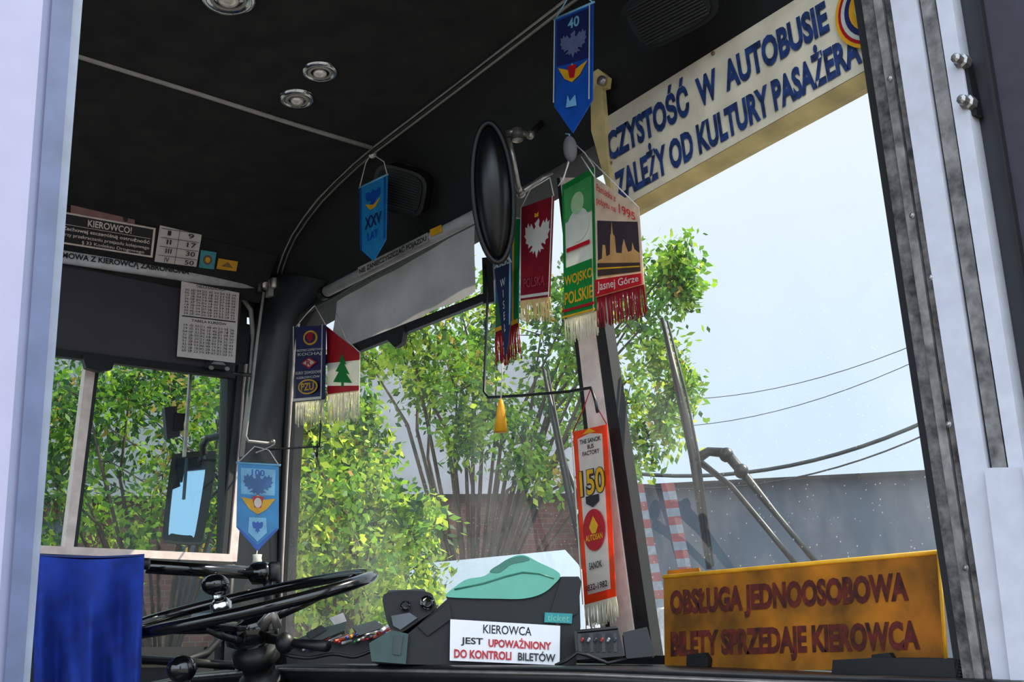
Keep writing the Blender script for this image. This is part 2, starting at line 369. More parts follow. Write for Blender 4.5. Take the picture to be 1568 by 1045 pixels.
b.ell(on(418,677,PX(-.87)),Vector((.008,0,0)),Vector((0,.008,0)),Vector((0,0,.008)),alu,10,8)
b.done()
b=B('paper_timetable'); q=pxq(PX(-.905),[(278,430),(367,441),(360,556),(271,546)])
num=lambda: ' '.join('%02d'%random.randint(0,60) for _ in range(9))
L=[('t','TABLICA KALENDARZA',(.25,.03,.75,.07),ink,.012),('t','\n'.join(num() for _ in range(9)),(.06,.10,.94,.44),ink,.0),('r',.04,.46,.96,.475,ink),
    ('t','TABELA KURSÓW',(.2,.49,.8,.53),ink,.012),('t','\n'.join(num() for _ in range(9)),(.06,.57,.94,.93),ink,.0)]
for a in (.2,.35,.5,.65,.8): L+=[('r',a,.09,a+.005,.45,ink),('r',a,.56,a+.005,.94,ink)]
art(b,q,R4,paper,L,.001); b.done()
b=B('car_emblem'); q=pxq(PX(-.905),[(310,549),(358,554),(357,569),(312,566)])
art(b,q,[(.1,.3),(.35,.05),(.7,.1),(1,.5),(.95,.9),(.05,.85)],black,[('p',[(.35,.2),(.66,.2),(.75,.45),(.25,.45)],alu),('c',.25,.8,.09,.2,alu),('c',.78,.8,.09,.2,alu)]); b.done()
pc=(Vector((-.85,0,2.975)),Vector((1,0,-1)).normalized())
b=B('cornice_panel'); b.prism([Vector((-.80,-1.6,3.025)),Vector((-.80,-.2,3.025)),Vector((-.92,-.2,2.905)),Vector((-.92,-1.6,2.905))],Vector((-.03,0,.03)),felt); b.done()
b=B('warning_plate'); q=pxq(pc,[(88,322),(238,349),(233,394),(86,371)],.004)
w1=M('plate_letter',(214,196,186),.5)
art(b,q,R4,w1,[('r',.02,.05,.975,.94,ink),('t','KIEROWCO!',(.3,.1,.75,.32),w1,.02),('r',.05,.36,.95,.375,w1),('t','Zachowaj szczególną ostrożność',(.05,.42,.95,.58),w1,.02),('t','przy przekraczaniu przejazdu kolejowego',(.05,.62,.95,.76),w1,.01),('t','§ 33 Kodeksu Drogowego',(.25,.79,.9,.92),w1,.01)],.003); b.done()
b=B('pink_sticker'); q=pxq(pc,[(108,313),(206,328),(206,345),(108,330)],.003); art(b,q,R4,M('dull_pink',(130,92,88),.7),[('c',.85,.5,.04,.3,ink)],.001); b.done()
b=B('gear_chart'); q=pxq(pc,[(246,334),(311,344),(300,408),(236,400)],.004)
L=[('t','BIEG',(.08,.04,.4,.15),ink,.012),('t','SZYBKOŚĆ',(.48,.04,.95,.15),ink,.012)]
for i,(a,c) in enumerate((('I','9'),('II','17'),('III','30'),('IV','50'))):
    y=.2+.2*i; L+=[('t',a,(.2,y+.04,.25+.03*len(a),y+.15),ink,.01),('t',c,(.68,y+.04,.74+.08*len(c),y+.15),ink,.01),('r',.04,y,.96,y+.012,ink)]
L+=[('r',.44,.04,.452,.96,ink),('r',.04,.97,.96,.98,ink)]
art(b,q,R4,paper,L,.001); b.done()
b=B('teal_sticker'); q=pxq(pc,[(307,382),(331,386),(327,412),(304,409)],.004); art(b,q,R4,M('teal_st',(60,134,144),.6),[('c',.5,.5,.3,.28,M('brown_st',(90,76,60),.6)),('c',.5,.5,.16,.16,gold)],.001); b.done()
b=B('yellow_sticker'); q=pxq(pc,[(334,395),(364,400),(361,415),(331,411)],.004); art(b,q,R4,gold,[('p',[(.2,.7),(.5,.2),(.8,.7)],M('brown_st2',(120,90,40),.6))],.001); b.done()
# ------------------------------------------------------------------ interior mirror
b=B('interior_rear_view_mirror')
c=at(755,295,.00148); r=ray(755,295).normalized()
right=Vector(( .637,.769,-.0537)); up=(at(748,190,.00148)-at(762,400,.00148)).normalized()
b.ell(c,right*.042,r*.05,up*.155,M('mirror_back',(10,10,11),.3,var=.1),32,20)
b.tube([c+right*(.045*math.cos(k*math.pi/20))+up*(.158*math.sin(k*math.pi/20))-r*.014 for k in range(40)],.0065,black,8,True)
P=[at(778,212,.00150),at(785,240,.0015),at(793,285,.0015),at(797,296,.00152)]
b.tube(P,.007,alu,10)
b.tube([at(775,205,.0015),at(790,200,.0015),at(812,207,.00152)],.007,alu,10)
b.lathe(at(792,208,.0015),Vector((0,0,1)),[(.013,-.012),(.015,0),(.013,.016),(.006,.02)],alu,12)
b.ell(at(812,207,.00152),Vector((.011,0,0)),Vector((0,.011,0)),Vector((0,0,.011)),alu,12,8)
b.tube([at(797,296,.00152),at(830,272,.00155),at(848,262,.00157)],.006,alu,8)
b.ell(at(797,296,.00152),Vector((.012,0,0)),Vector((0,.012,0)),Vector((0,0,.012)),alu,12,8)
b.tube([at(812,207,.00152),at(838,180,.00158)],.008,black,8)
b.done()
# ------------------------------------------------------------------ cream sign
b=B('cleanliness_sign')
ps=PY(-.16)
q=pxq(ps,[(921,184),(1300,-52),(1329,105),(938,326)])
b.prism([p+Vector((0,.0,0)) for p in q],Vector((0,.02,0)),cream)
q2=[q[3]+Vector((0,.001,-.001)),q[2]+Vector((0,.001,-.001)),on(1334,131,PY(-.13)),on(946,342,PY(-.13))]; b.prism(q2,Vector((0,.02,.002)),creamd)
b.text('CZYSTOŚĆ  W  AUTOBUSIE',q,(.015,.08,.91,.49),navy,.003,.045)
b.text('ZALEŻY OD KULTURY PASAŻERA',q,(.03,.53,.99,.93),navy,.003,.045)
for (a,c) in ((.02,.5),(.985,.12),(.5,.03)): b.lathe(bil(q,a,c),Vector((0,-1,0)),[(.005,0),(.004,.003)],M('rust',(120,90,60),.7),8)
b.done()
b=B('sign_bracket')
b.px(PY(-.17),[(904,112),(914,104),(931,118),(929,134),(922,136),(930,240),(940,330),(922,262),(905,200)],.012,creamd)
b.lathe(on(922,124,PY(-.18)),Vector((0,-1,0)),[(.012,0),(.011,.006),(.004,.008)],alu,12); b.done()
b=B('round_sticker'); o=on(1338,6,PY(-.17)); n=Vector((0,-1,0))
for i,(r,m) in enumerate(((.080,gold),(.073,red),(.067,silk),(.059,pnavy),(.049,gold),(.036,silk))): b.lathe(o+n*.0008*i,n,[(r,0),(r,.0008)],m,36,False)
b.done()
# ------------------------------------------------------------------ pennants
def pen(name,pl,quad,shape,base,layers,fr=None,strings=(),sm=None):
    b=B(name); q=pxq(pl,quad); art(b,q,shape,base,layers)
    if fr: 
        for e in fr: fringe(b,q,*e)
    for s in strings: b.tube([on(u,v,pl) for u,v in s],.0014,sm or straw,5)
    return b
b=pen('hanging_pennant',PY(-.40),[(850,30),(908,4),(907,180),(848,178)],[(0,0),(1,0),(1,.85),(.5,1.15),(0,.9)],blue,
 [('p',[(.06,.03),(.94,.03),(.94,.48),(.06,.5)],pnavy),('t','40',(.36,.06,.66,.16),skyb,.02),('p',inbox(EAG2,.14,.18,.88,.46),M('pen_greyblue',(84,94,124),.5)),
  ('p',[(.12,.52),(.4,.56),(.5,.5),(.6,.56),(.9,.5),(.7,.62),(.5,.68),(.3,.64)],gold),('p',[(.38,.52),(.62,.52),(.56,.64),(.44,.64)],red),('p',[(.4,.8),(.46,.86),(.6,.8),(.64,.9),(.36,.92)],skyb),
  ('r',.02,.02,.05,.87,silk),('r',.95,.02,.98,.85,silk)],strings=[((850,30),(868,0),(872,-40)),((908,4),(880,-20)),((866,205),(872,206),(874,222))],sm=skyb)
b.tube([on(848,30,PY(-.40)),on(910,3,PY(-.40))],.0025,skyb,6)
b.ell(on(873,228,PY(-.40)),Vector((.014,0,0)),Vector((0,.014,0)),Vector((0,0,.028)),M('tassel_net',(90,84,88),.8),12,8)
b.tube([on(u,v,PY(-.40)) for u,v in ((872,246),(862,275),(855,285))],.0014,straw,5); b.done()
b=pen('hanging_pennant',PY(-.30),[(551,286),(593,268),(592,372),(552,390)],[(0,0),(1,0),(.97,.95),(.5,1.18),(.05,.95)],cyan,
 [('p',inbox(EAG,.15,.08,.85,.4),blue),('p',[(.2,.3),(.5,.36),(.8,.28),(.6,.4),(.4,.42)],gold),('t','XXV',(.2,.5,.82,.68),pnavy,.02),('t','LAT',(.3,.74,.7,.86),blue,.02),('r',.03,.03,.07,.95,blue),('r',.93,.03,.97,.93,blue)],
 strings=[((551,286),(560,250),(568,236)),((593,268),(588,248),(570,236)),((551,286),(558,258))]); b.tube([on(550,288,PY(-.30)),on(594,267,PY(-.30))],.0025,skyb,6)
b.ell(on(570,236,PY(-.3)),Vector((.012,0,0)),Vector((0,.012,0)),Vector((0,0,.012)),straw,8,6); b.done()
pl=FP(395,770,.00165)
b=pen('hanging_pennant',pl,[(364,709),(427,713),(427,838),(361,836)],[(0,.02),(.5,0),(1,.02),(1,.78),(.5,1.06),(0,.78)],cyan,
 [('p',[(.08,.06),(.92,.06),(.9,.38),(.1,.38)],skyb),('t','100',(.34,.07,.66,.15),blue,.02),('p',inbox(EAG2,.12,.1,.88,.42),M('pen_slate',(60,100,150),.5,tr=.2)),('p',[(.1,.42),(.36,.44),(.5,.38),(.64,.44),(.92,.42),(.7,.56),(.5,.62),(.3,.56)],gold),('p',[(.36,.4),(.64,.4),(.58,.54),(.42,.54)],red),('c',.5,.48,.09,.06,silk),
  ('p',[(.3,.66),(.7,.66),(.72,.84),(.5,.95),(.28,.84)],skyb),('p',inbox(EAG,.34,.68,.66,.86),blue),('p',[(0,.78),(.05,.78),(.52,1.0),(.5,1.06)],blue),('p',[(1,.78),(.95,.78),(.48,1.0),(.5,1.06)],blue)],
 strings=[((364,709),(390,684),(402,687)),((427,713),(412,690),(402,687)),((394,842),(392,856))])
b.tube([on(361,709,pl),on(430,713,pl)],.003,skyb,6); b.ell(on(394,862,pl),Vector((.012,0,0)),Vector((0,.012,0)),Vector((0,0,.02)),silk,10,8)
b.tube([on(394,850,pl),on(393,885,pl)],[.012,.006],silk,8); b.done()
b=pen('hanging_pennant',PY(-.185),[(453,501),(499,498),(497,612),(453,616)],R4,pnavy,
 [('c',.5,.16,.24,.1,gold),('c',.5,.16,.18,.075,pnavy),('p',[(.4,.1),(.6,.1),(.6,.17),(.5,.22),(.4,.17)],red),('t','BEZPIECZEŃSTWO',(.06,.3,.94,.34),silk,.02),('t','KOCHAJ',(.1,.36,.9,.41),silk,.02),
  ('p',[(.5,.42),(.78,.5),(.5,.58),(.22,.5)],red),('p',[(.5,.445),(.7,.5),(.5,.555),(.3,.5)],silk),('t','R',(.42,.465,.58,.535),red,.03),('t','KURSY ZAWODOWE',(.06,.61,.94,.65),silk,.02),('t','KIEROWCÓW',(.1,.67,.9,.71),silk,.02),('c',.5,.82,.34,.1,gold),('c',.5,.82,.29,.08,pnavy),('t','PZU',(.28,.77,.72,.87),gold,.03),('r',0,0,.03,1,silk),('r',.97,0,1,1,silk),('r',0,.965,1,1,silk)],
 fr=[([(0,1),(1,1)],fringew,.075,30)],strings=[((453,501),(470,480),(482,468)),((499,498),(482,468))]); b.done()
b=pen('hanging_pennant',PY(-.165),[(500,500),(551,540),(550,598),(502,604)],R4,silk,
 [('p',[(0,0),(1,0),(1,.2),(0,.55)],red),('r',0,.88,1,1,red),('p',[(.5,.28),(.62,.46),(.56,.46),(.72,.64),(.62,.64),(.8,.82),(.54,.82),(.54,.9),(.46,.9),(.46,.82),(.2,.82),(.38,.64),(.28,.64),(.44,.46),(.38,.46)],green)],
 fr=[([(0,1),(1,1)],fringew,.085,40)],strings=[((551,540),(530,520),(515,480))]); b.done()
b=pen('hanging_pennant',PY(-.20),[(798,318),(848,300),(842,455),(797,461)],R4,maroon,
 [('p',inbox(EAG2,.1,.16,.95,.6),silk),('p',[(.44,.16),(.56,.16),(.56,.11),(.5,.13),(.44,.11)],gold),('r',0,0,.03,1,silk),('r',.97,0,1,1,silk),('r',0,.95,1,.98,silk),('t','POLSKA',(.15,.78,.85,.88),M('pen_mar2',(170,60,74),.5,tr=.3),.01)],
 fr=[([(0,1),(1,1)],M('fringe_cream',(236,206,150),.8,tr=.4),.055,34)],strings=[((798,318),(812,290),(842,272)),((848,300),(842,272))]); b.done()
b=pen('hanging_pennant',PY(-.22),[(861,284),(910,256),(915,476),(865,489)],R4,silk,
 [('r',0,0,1,.05,green),('r',0,0,.08,1,green),('r',.92,0,1,1,green),('r',.08,.05,.92,.3,M('pen_lgreen',(70,150,84),.4,tr=.3)),('c',.5,.36,.34,.12,silk),('c',.5,.2,.2,.08,M('pen_pale',(170,200,150),.5,tr=.3)),('r',.14,.5,.86,.53,red),('r',.08,.64,.92,1,green),('t','WOJSKO',(.08,.70,.94,.79),gold,.02),('t','POLSKIE',(.08,.82,.94,.91),gold,.02),('r',0,.985,1,1,gold),('r',0,.94,1,.96,red)],
 fr=[([(0,1),(1,1)],fringew,.055,34)],strings=[((861,284),(872,240),(880,220)),((910,256),(896,235),(880,220))]); b.done()
b=pen('hanging_pennant',PY(-.24),[(911,272),(978,318),(986,436),(914,456)],R4,M('pen_beige',(222,196,170),.5,tr=.35),
 [('p',[(.04,.36),(.5,.3),(.96,.2),(.96,.82),(.04,.84)],M('pen_sky',(60,48,54),.5,tr=.3)),('p',[(.04,.84),(.04,.70),(.14,.68),(.16,.56),(.22,.56),(.24,.66),(.32,.64),(.34,.46),(.36,.44),(.38,.32),(.40,.44),(.44,.46),(.46,.62),(.58,.62),(.6,.54),(.64,.46),(.68,.54),(.72,.6),(.8,.58),(.82,.48),(.86,.56),(.96,.6),(.96,.83)],M('pen_gold_city',(200,150,90),.5,tr=.2)),('r',.04,.72,.96,.83,brown),('r',.04,.76,.96,.775,gold),('t','Pamiątka z',(.06,.04,.5,.12),redink,.01),('t','pobytu na',(.06,.15,.5,.23),redink,.01),('t','1995',(.58,.1,.94,.2),redink,.01),('r',0,.86,1,1,red),('t','Jasnej Górze',(.06,.88,.94,.98),silk,.01)],
 fr=[([(0,1),(1,1)],fringer,.065,60)],strings=[((911,272),(890,240)),((978,318),(900,240))]); b.done()
b=pen('hanging_pennant',PY(-.17),[(758,352),(796,335),(794,495),(759,510)],R4,M('pen_steel',(40,100,140),.4,tr=.3),
 [('r',.72,0,.8,1,gold),('r',.8,.0,1,1,green),('t','BUS',(.1,.3,.65,.4),silk,.02),('r',.05,.72,.7,.95,M('pen_olive',(60,110,60),.4,tr=.3)),('r',0,.96,1,1,gold)],
 fr=[([(0,1),(1,1)],fringer,.085,34)],strings=[((758,352),(776,330)),((796,335),(776,330))]); b.done()
b=pen('hanging_pennant',PY(-.21),[(757,412),(783,402),(781,520),(770,560)],[(0,0),(1,0),(1,.8),(.6,1),(.3,1)],M('pen_dark',(30,38,70),.4,tr=.2),
 [('t','W\nI\nS\nE\nŁ',(.3,.15,.62,.75),silk,.0),('r',.9,0,1,.8,skyb)],strings=[((770,556),(768,590),(767,612)),((757,412),(775,385)),((783,402),(775,385))])
b.tube([on(767,612,PY(-.21)),on(767,622,PY(-.21)),on(767,662,PY(-.21))],[.004,.008,.016],gold,10); b.done()
pl=PY(-.10)
b=pen('hanging_pennant',pl,[(877,662),(929,650),(943,914),(895,927)],R4,oran,
 [('p',[(.14,.05),(.5,.03),(.86,.05),(.86,.95),(.14,.95)],silk),('t','THE SANOK\nBUS\nFACTORY',(.2,.06,.82,.16),ink,.02),('p',[(.3,.03),(.7,.03),(.5,.0)],gold),('t','150',(.12,.24,.9,.4),ink,.07),('t','150',(.14,.245,.88,.395),gold,.02),('p',[(.3,.4),(.7,.4),(.7,.44),(.5,.47),(.3,.44)],ink),('c',.5,.6,.34,.12,red),('p',[(.36,.58),(.5,.52),(.64,.58),(.56,.62),(.44,.62)],gold),('t','AUTOSAN',(.24,.625,.76,.66),gold,.02),('t','SANOK',(.3,.78,.7,.82),ink,.02),('t','1832-1982',(.16,.9,.84,.935),ink,.02),('r',.02,.0,.06,1,silk)],
 fr=[([(0,1),(1,1)],fringew,.05,44)],strings=[((877,662),(892,630),(905,594)),((929,650),(912,620),(905,594))],sm=red); b.done()
# ------------------------------------------------------------------ dashboard
E=[(1560,1043,.00089),(1475,1040,.000925),(1200,1033,.00102),(890,1022,.00114),(600,1018,.0013),(440,1017,.00142),(300,1030,.0016),(200,1050,.0017)]
b=B('dashboard')
N=[at(*e) for e in E]; FR=[Vector((p.x-.02,-.005,p.z)) for p in N]
vs=[];fs=[]
for p,f in zip(N,FR):
    vs+=[p+Vector((0,.01,0)),p+Vector((.0,-.012,-.006)),p+Vector((0,-.012,-.03)),p+Vector((0,.03,-.05)),p+Vector((-.0,.05,-.45)),f]
k=6
for i in range(len(N)-1):
    for j in range(4): fs.append([i*k+j,(i+1)*k+j,(i+1)*k+j+1,i*k+j+1])
    fs.append([i*k,i*k+5,(i+1)*k+5,(i+1)*k])
b.add(vs,fs,dash,True)
b.tube([p+Vector((0,-.012,-.012)) for p in N],.004,alu,6)
b.done()
# orange board
b=B('orange_service_sign')
pl=PY(-.12); q=pxq(pl,[(1016,884),(1437,846),(1449,1024),(1018,1030)])
b.prism(q,Vector((0,.008,0)),orange)
b.tube([q[0],q[1]],.004,yellow,8); b.tube([q[1],q[2]],.003,yellow,8)  # sun glow on the board's edges put into the yellow colour
b.text('OBSŁUGA JEDNOOSOBOWA',q,(.03,.15,.905,.48),ored,.002,.05)
b.text('BILETY SPRZEDAJE KIEROWCA',q,(.03,.58,.93,.91),ored,.002,.05)
q3=[on(u,v,PY(-.10)) for u,v in ((1022,874),(1070,870),(1078,900),(1020,905))]; b.prism(q3,Vector((0,.004,0)),orange)
for u in (1075,1358): 
    b.px(pl,[(u-17,1003),(u+10,1000),(u+16,1010),(u+14,1032),(u-18,1032)],.02,black,.012)
b.done()
b=B('windscreen_vent_box'); b.px(PY(-.2),[(1278,1015),(1340,1012),(1480,1014),(1482,1045),(1276,1040)],.08,black); b.done(.004)
# ticket machine
b=B('ticket_machine')
pm=FP(740,1000,.00128)
b.px(pm,[(622,1018),(620,975),(640,958),(688,915),(800,918),(845,884),(880,884),(887,893),(889,960),(882,1022)],.20,mbody)
b.px(pm,smooth([(683,914),(698,899),(716,888),(742,883),(760,869),(778,857),(800,851),(824,862),(857,880),(846,898),(828,911),(800,918),(760,918),(715,917)]),.16,mint,.008)
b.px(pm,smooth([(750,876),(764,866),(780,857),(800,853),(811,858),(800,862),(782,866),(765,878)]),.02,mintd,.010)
b.px(pm,[(860,884),(886,884),(890,892),(884,940),(852,960),(842,940)],.17,mbody,.006)
b.px(pm,smooth([(588,912),(620,906),(655,908),(664,916),(664,936),(645,950),(614,970),(598,964),(590,940)],3),.13,mbody,.01)
b.px(pm,[(596,905),(650,903),(655,910),(590,912)],.12,M('machine_grey',(40,46,46),.4),.008)
for (u,v,rr) in ((655,925,.014),(622,930,.010)):
    b.lathe(on(u,v,pm)+pm[1]*.012,pm[1],[(rr,0),(rr,.012),(rr*.65,.016)],blackg,16)
b.px(pm,[(600,945),(628,940),(640,948),(614,966),(603,960)],.01,blackg,.018)
b.px(pm,[(566,986),(600,966),(626,972),(622,1018),(570,1014)],.10,M('mint_grey',(46,70,64),.5),.012)
b.px(pm,[(604,975),(618,975),(614,1005),(602,1003)],.01,M('window_dark',(30,38,38),.2),.016)
b.px(pm,[(640,960),(688,925),(692,948),(655,975)],.02,mbody,.008)
q=pxq(pm,[(834,939),(876,941),(875,956),(833,954)],.009); art(b,q,R4,teal,[('t','ticket',(.1,.15,.9,.85),mint,.01)],.004)
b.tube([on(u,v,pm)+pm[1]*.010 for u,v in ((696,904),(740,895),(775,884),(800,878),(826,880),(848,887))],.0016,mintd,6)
b.done(.005)
b=B('inspection_notice'); q=pxq(pm,[(690,950),(857,960),(856,1020),(689,1013)],.018)
art(b,q,R4,M('notice_white',(240,236,236),.6,var=.02),[('t','KIEROWCA',(.3,.08,.74,.30),ink,.012),('t','JEST',(.1,.42,.3,.63),ink,.02),('t','UPOWAŻNIONY',(.35,.37,.92,.63),redink,.03),('t','DO KONTROLI',(.04,.72,.56,.93),redink,.03),('t','BILETÓW',(.62,.68,.96,.93),ink,.02)],.003); b.done()
b=B('cash_tray'); pt=FP(915,990,.00125)
b.px(pt,[(880,968),(945,962),(955,1004),(884,1010)],.12,black)
for i in range(7): b.px(pt,[(886+i*9,972),(889+i*9,972),(890+i*9,998),(887+i*9,998)],.01,rubber if i%2 else dash,.004)
b.tube([on(884,968,pt),on(946,962,pt)],.004,black,6)
for i in range(6): b.tube([on(890+i*10,984,pt)+pt[1]*.01,on(893+i*10,978,pt)+pt[1]*.01],.003,M('tray_bits%d'%(i%3),((150,40,40),(160,160,160),(50,50,60))[i%3],.5),6)
b.px(pt,[(955,970),(990,962),(1002,1004),(960,1008)],.08,black); b.done(.002)
b=B('dashboard_cable'); 
b.tube([on(u,v,FP(560,1000,.00134)) for u,v in smooth([(440,1000),(470,1008),(510,1002),(545,1006),(570,990)],4)[:-4]],.004,black,8)
b.tube([on(u,v,FP(860,1000,.00124)) for u,v in ((850,1020),(868,1012),(884,1000),(900,1004),(930,1016),(960,1010))],.0035,black,8); b.done()
b=B('pen_tray'); pt=FP(520,985,.00150)
b.px(pt,[(438,1000),(470,985),(600,968),(604,1018),(440,1018)],.25,black)
cols=[(150,30,30),(200,200,200),(30,70,150),(190,130,30),(40,110,60),(200,200,195),(160,40,40),(190,190,190),(70,70,75),(180,70,40)]
for i in range(24):
    cc=cols[i%10]; u=458+i*6; v=994-i*1.1+random.uniform(-5,6); a=at(u,v,.00148); c2=at(u+28+random.uniform(-14,12),v-10+random.uniform(-7,8),.00152); b.tube([a,c2],random.uniform(.002,.0045),M('pen%d'%(i%10),cc,.3),7)
b.px(pt,[(445,985),(500,962),(530,955),(528,966),(495,980),(460,994)],.1,M('mint_grey2',(50,66,60),.4),.02)
b.px(pt,[(505,948),(525,940),(530,952),(512,958)],.03,alu,.01)
b.px(pt,[(540,962),(575,952),(586,962),(550,974)],.03,M('tray_box',(96,100,96),.5),.02)
b.px(pt,[(470,972),(492,960),(500,966),(476,980)],.03,black,.03)
b.done(.003)
# ------------------------------------------------------------------ steering wheel
b=B('steering_wheel')
c=at(376,924,.0014); A=(at(569,879,.0014)-at(183,968,.0014)); Rr=A.length/2; A.normalize()
vd=ray(376,924).normalized(); U=A.cross(vd).normalized()
if U.z<0: U=-U
phi=.06; Bv=(vd*math.cos(phi)+U*math.sin(phi)).normalized(); nrm=A.cross(Bv).normalized()
if nrm.z<0: nrm=-nrm
b.tube([c+A*Rr*math.cos(k*math.pi/36)+Bv*Rr*math.sin(k*math.pi/36) for k in range(72)],.0125,blackg,14,True)
hub=c-nrm*.045
for ang in (.35,math.pi-.3,4.4):
    d=A*math.cos(ang)+Bv*math.sin(ang)
    b.tube([hub+d*.03,hub+d*.12+nrm*.012,c+d*(Rr-.03)-nrm*.01,c+d*Rr],[.013,.011,.009,.008],blackg,8)
b.lathe(hub,nrm,[(.03,-.05),(.055,-.035),(.06,0),(.05,.012),(.02,.018)],blackg,28)
kb=at(333,930,.0013); b.tube([kb,at(331,905,.0013)],.008,chrome,10); b.ell(at(330,896,.0013),Vector((.028,0,0)),Vector((0,.028,0)),Vector((0,0,.021)),blackg,20,12)
b.lathe(at(338,925,.0013),nrm,[(.02,-.012),(.022,0),(.012,.012)],chrome,16)
b.done()
b=B('steering_column')
p0=hub-nrm*.04; p1=at(412,1100,.00142); ax=(p1-p0).normalized()
prof=[(.03,0),(.05,.01),(.05,.04),(.036,.05),(.034,.075),(.048,.085),(.05,.10),(.04,.108),(.052,.118),(.053,.13),(.042,.137),(.055,.147),(.056,.16),(.044,.168),(.058,.178),(.058,.19),(.045,.2),(.045,.5)]
b.lathe(p0,ax,prof,black,24)
b.tube([at(395,975,.0014),at(450,985,.00135),at(500,990,.0013)],[.012,.009,.012],black,10)
b.tube([at(380,985,.0014),at(340,975,.0013),at(318,962,.0013)],[.009,.007,.01],black,10)
b.ell(at(436,985,.00135),Vector((.02,0,0)),Vector((0,.02,0)),Vector((0,0,.022)),black,14,10)
b.tube([at(400,960,.0013),at(418,940,.0013),at(425,962,.0013)],[.012,.016,.01],alu,10)
b.done()
b=B('gear_lever'); b.tube([at(282,1035,.0012),at(300,1110,.0012),at(330,1250,.00125)],[.008,.010,.012],black,10)
b.ell(at(278,1025,.0012),Vector((.027,0,0)),Vector((0,.027,0)),Vector((0,0,.025)),blackg,22,14); b.done()
b=B('cab_door_rail'); 
b.tube([at(225,868,.0015),at(300,873,.00155),at(400,878,.0016)],.016,blackg,14)
b.lathe(at(395,878,.0016),(at(420,878,.0016)-at(395,878,.0016)).normalized(),[(.018,-.02),(.028,-.012),(.028,.018),(.022,.03),(.012,.034)],blackg,18)
b.lathe(at(420,868,.0016),Vector((0,0,-1)),[(.012,-.01),(.015,0),(.015,.03),(.01,.036)],black,14)
b.tube([at(410,885,.0016),at(412,960,.00162),at(412,1100,.0017)],.012,black,10)
b.tube([at(215,1010,.0015),at(360,1020,.0015)],.010,black,10)
b.done()
b=B('draped_blue_jacket')
def cl(i,j):
    u=52+(221-52)*i-(8*j if i>.5 else 0)*(i-.5)*2; v=851+j*260+6*math.sin(i*3)*(1-j)
    return at(u,v,.0013)-ray(u,v).normalized()*(.034*math.sin(i*13+j*2.5)*min(1,j*3)+.02*math.sin(i*29+1-j*3)*j)
b.grid(cl,80,40,bluec)
b.grid(lambda i,j: at(52+169*i,851+4*math.sin(i*3)+j*3,.0013+.00008*j)+Vector((0,0,.006*math.sin(j*3.14))),40,6,bluec)
b.tube([at(45,858,.00134),at(228,864,.00134)],.012,black,10)
b.done()
b=B('driver_seat'); b.px(FP(120,1000,.00137),[(30,870),(200,874),(205,1300),(10,1300)],.1,M('seat_fabric',(40,44,60),.9)); b.done(.02)
# ------------------------------------------------------------------ outside fittings
b=B('exterior_side_mirror')
pm2=FP(290,760,.0021)
b.px(pm2,smooth([(270,696),(316,692),(330,704),(312,816),(300,830),(260,827),(250,815),(263,705)],4),.06,black)
b.px(pm2,smooth([(276,704),(308,701),(315,709),(299,813),(292,820),(264,817),(259,810),(270,711)],4),.004,M('mirror_glass',(150,170,200),.02,1.,var=.0),.004)
b.tube([at(312,696,.0021),at(310,684,.0021),at(318,672,.0021),at(335,668,.0021),at(360,672,.0021)],.012,black,10)
b.tube([at(325,760,.0021),at(340,745,.0021),at(330,725,.0021)],.006,black,8)
b.done(.004)
b=B('windscreen_wiper'); pw=PY(.05)
b.tube([on(1014,488,pw),on(1040,600,pw),on(1062,700,pw),on(1086,872,pw)],[.005,.009,.010,.006],black,8)
b.tube([on(1022,492,pw),on(1050,600,pw),on(1070,700,pw),on(1092,868,pw)],.003,rubber,6)
b.tube([on(1062,706,pw),on(1085,692,PY(.08)),on(1112,694,PY(.08)),on(1135,722,PY(.08)),on(1190,790,PY(.09)),on(1250,862,PY(.09))],[.012,.010,.012,.010,.006,.006],black,8)
b.tube([on(1072,708,PY(.09)),on(1120,745,PY(.09)),on(1170,805,PY(.09)),on(1218,864,PY(.09))],[.008,.006,.006,.006],black,8)
for p in ((1066,700),(1112,697),(1135,722)): b.ell(on(*p,PY(.075)),Vector((.016,0,0)),Vector((0,.014,0)),Vector((0,0,.016)),black,12,8)
b.done()
b=B('windscreen_wiper')
b.tube([on(832,565,pw),on(850,650,pw),on(868,740,pw),on(888,840,pw)],[.004,.008,.009,.006],black,8)
b.tube([on(862,700,pw),on(885,760,PY(.08)),on(930,900,PY(.08)),on(940,1000,PY(.08))],.006,black,8)
b.tube([on(838,566,pw),on(890,835,pw)],.003,rubber,6); b.done()
# ------------------------------------------------------------------ outdoors
b=B('ground'); b.add([(-80,-60,0),(80,-60,0),(80,80,0),(-80,80,0)],[[0,1,2,3]],M('asphalt',(120,118,112),.9,scale=2,var=.2)); b.done()
def wallm2(n,rgb1,rgb2,mort,sc):
    m=bpy.data.materials.new(n); m.use_nodes=True; N=m.node_tree.nodes; L=m.node_tree.links
    br=N.new('ShaderNodeTexBrick'); br.inputs['Scale'].default_value=sc
    for k,c in (('Color1',rgb1),('Color2',rgb2),('Mortar',mort)): br.inputs[k].default_value=[lin(x) for x in c]+[1]
    tc=N.new('ShaderNodeTexCoord'); sp=N.new('ShaderNodeSeparateXYZ'); cb=N.new('ShaderNodeCombineXYZ')
    L.new(tc.outputs['Object'],sp.inputs[0]); L.new(sp.outputs[1],cb.inputs[0]); L.new(sp.outputs[2],cb.inputs[1])
    L.new(cb.outputs[0],br.inputs['Vector']); L.new(br.outputs[0],N['Principled BSDF'].inputs['Base Color']); N['Principled BSDF'].inputs['Roughness'].default_value=.9
    return m
brick=wallm2('brick_wall',(108,66,54),(88,56,48),(100,84,76),3.)
roofm=M('roof_felt',(96,98,104),.8,scale=2); win=M('building_window',(36,44,52),.1)
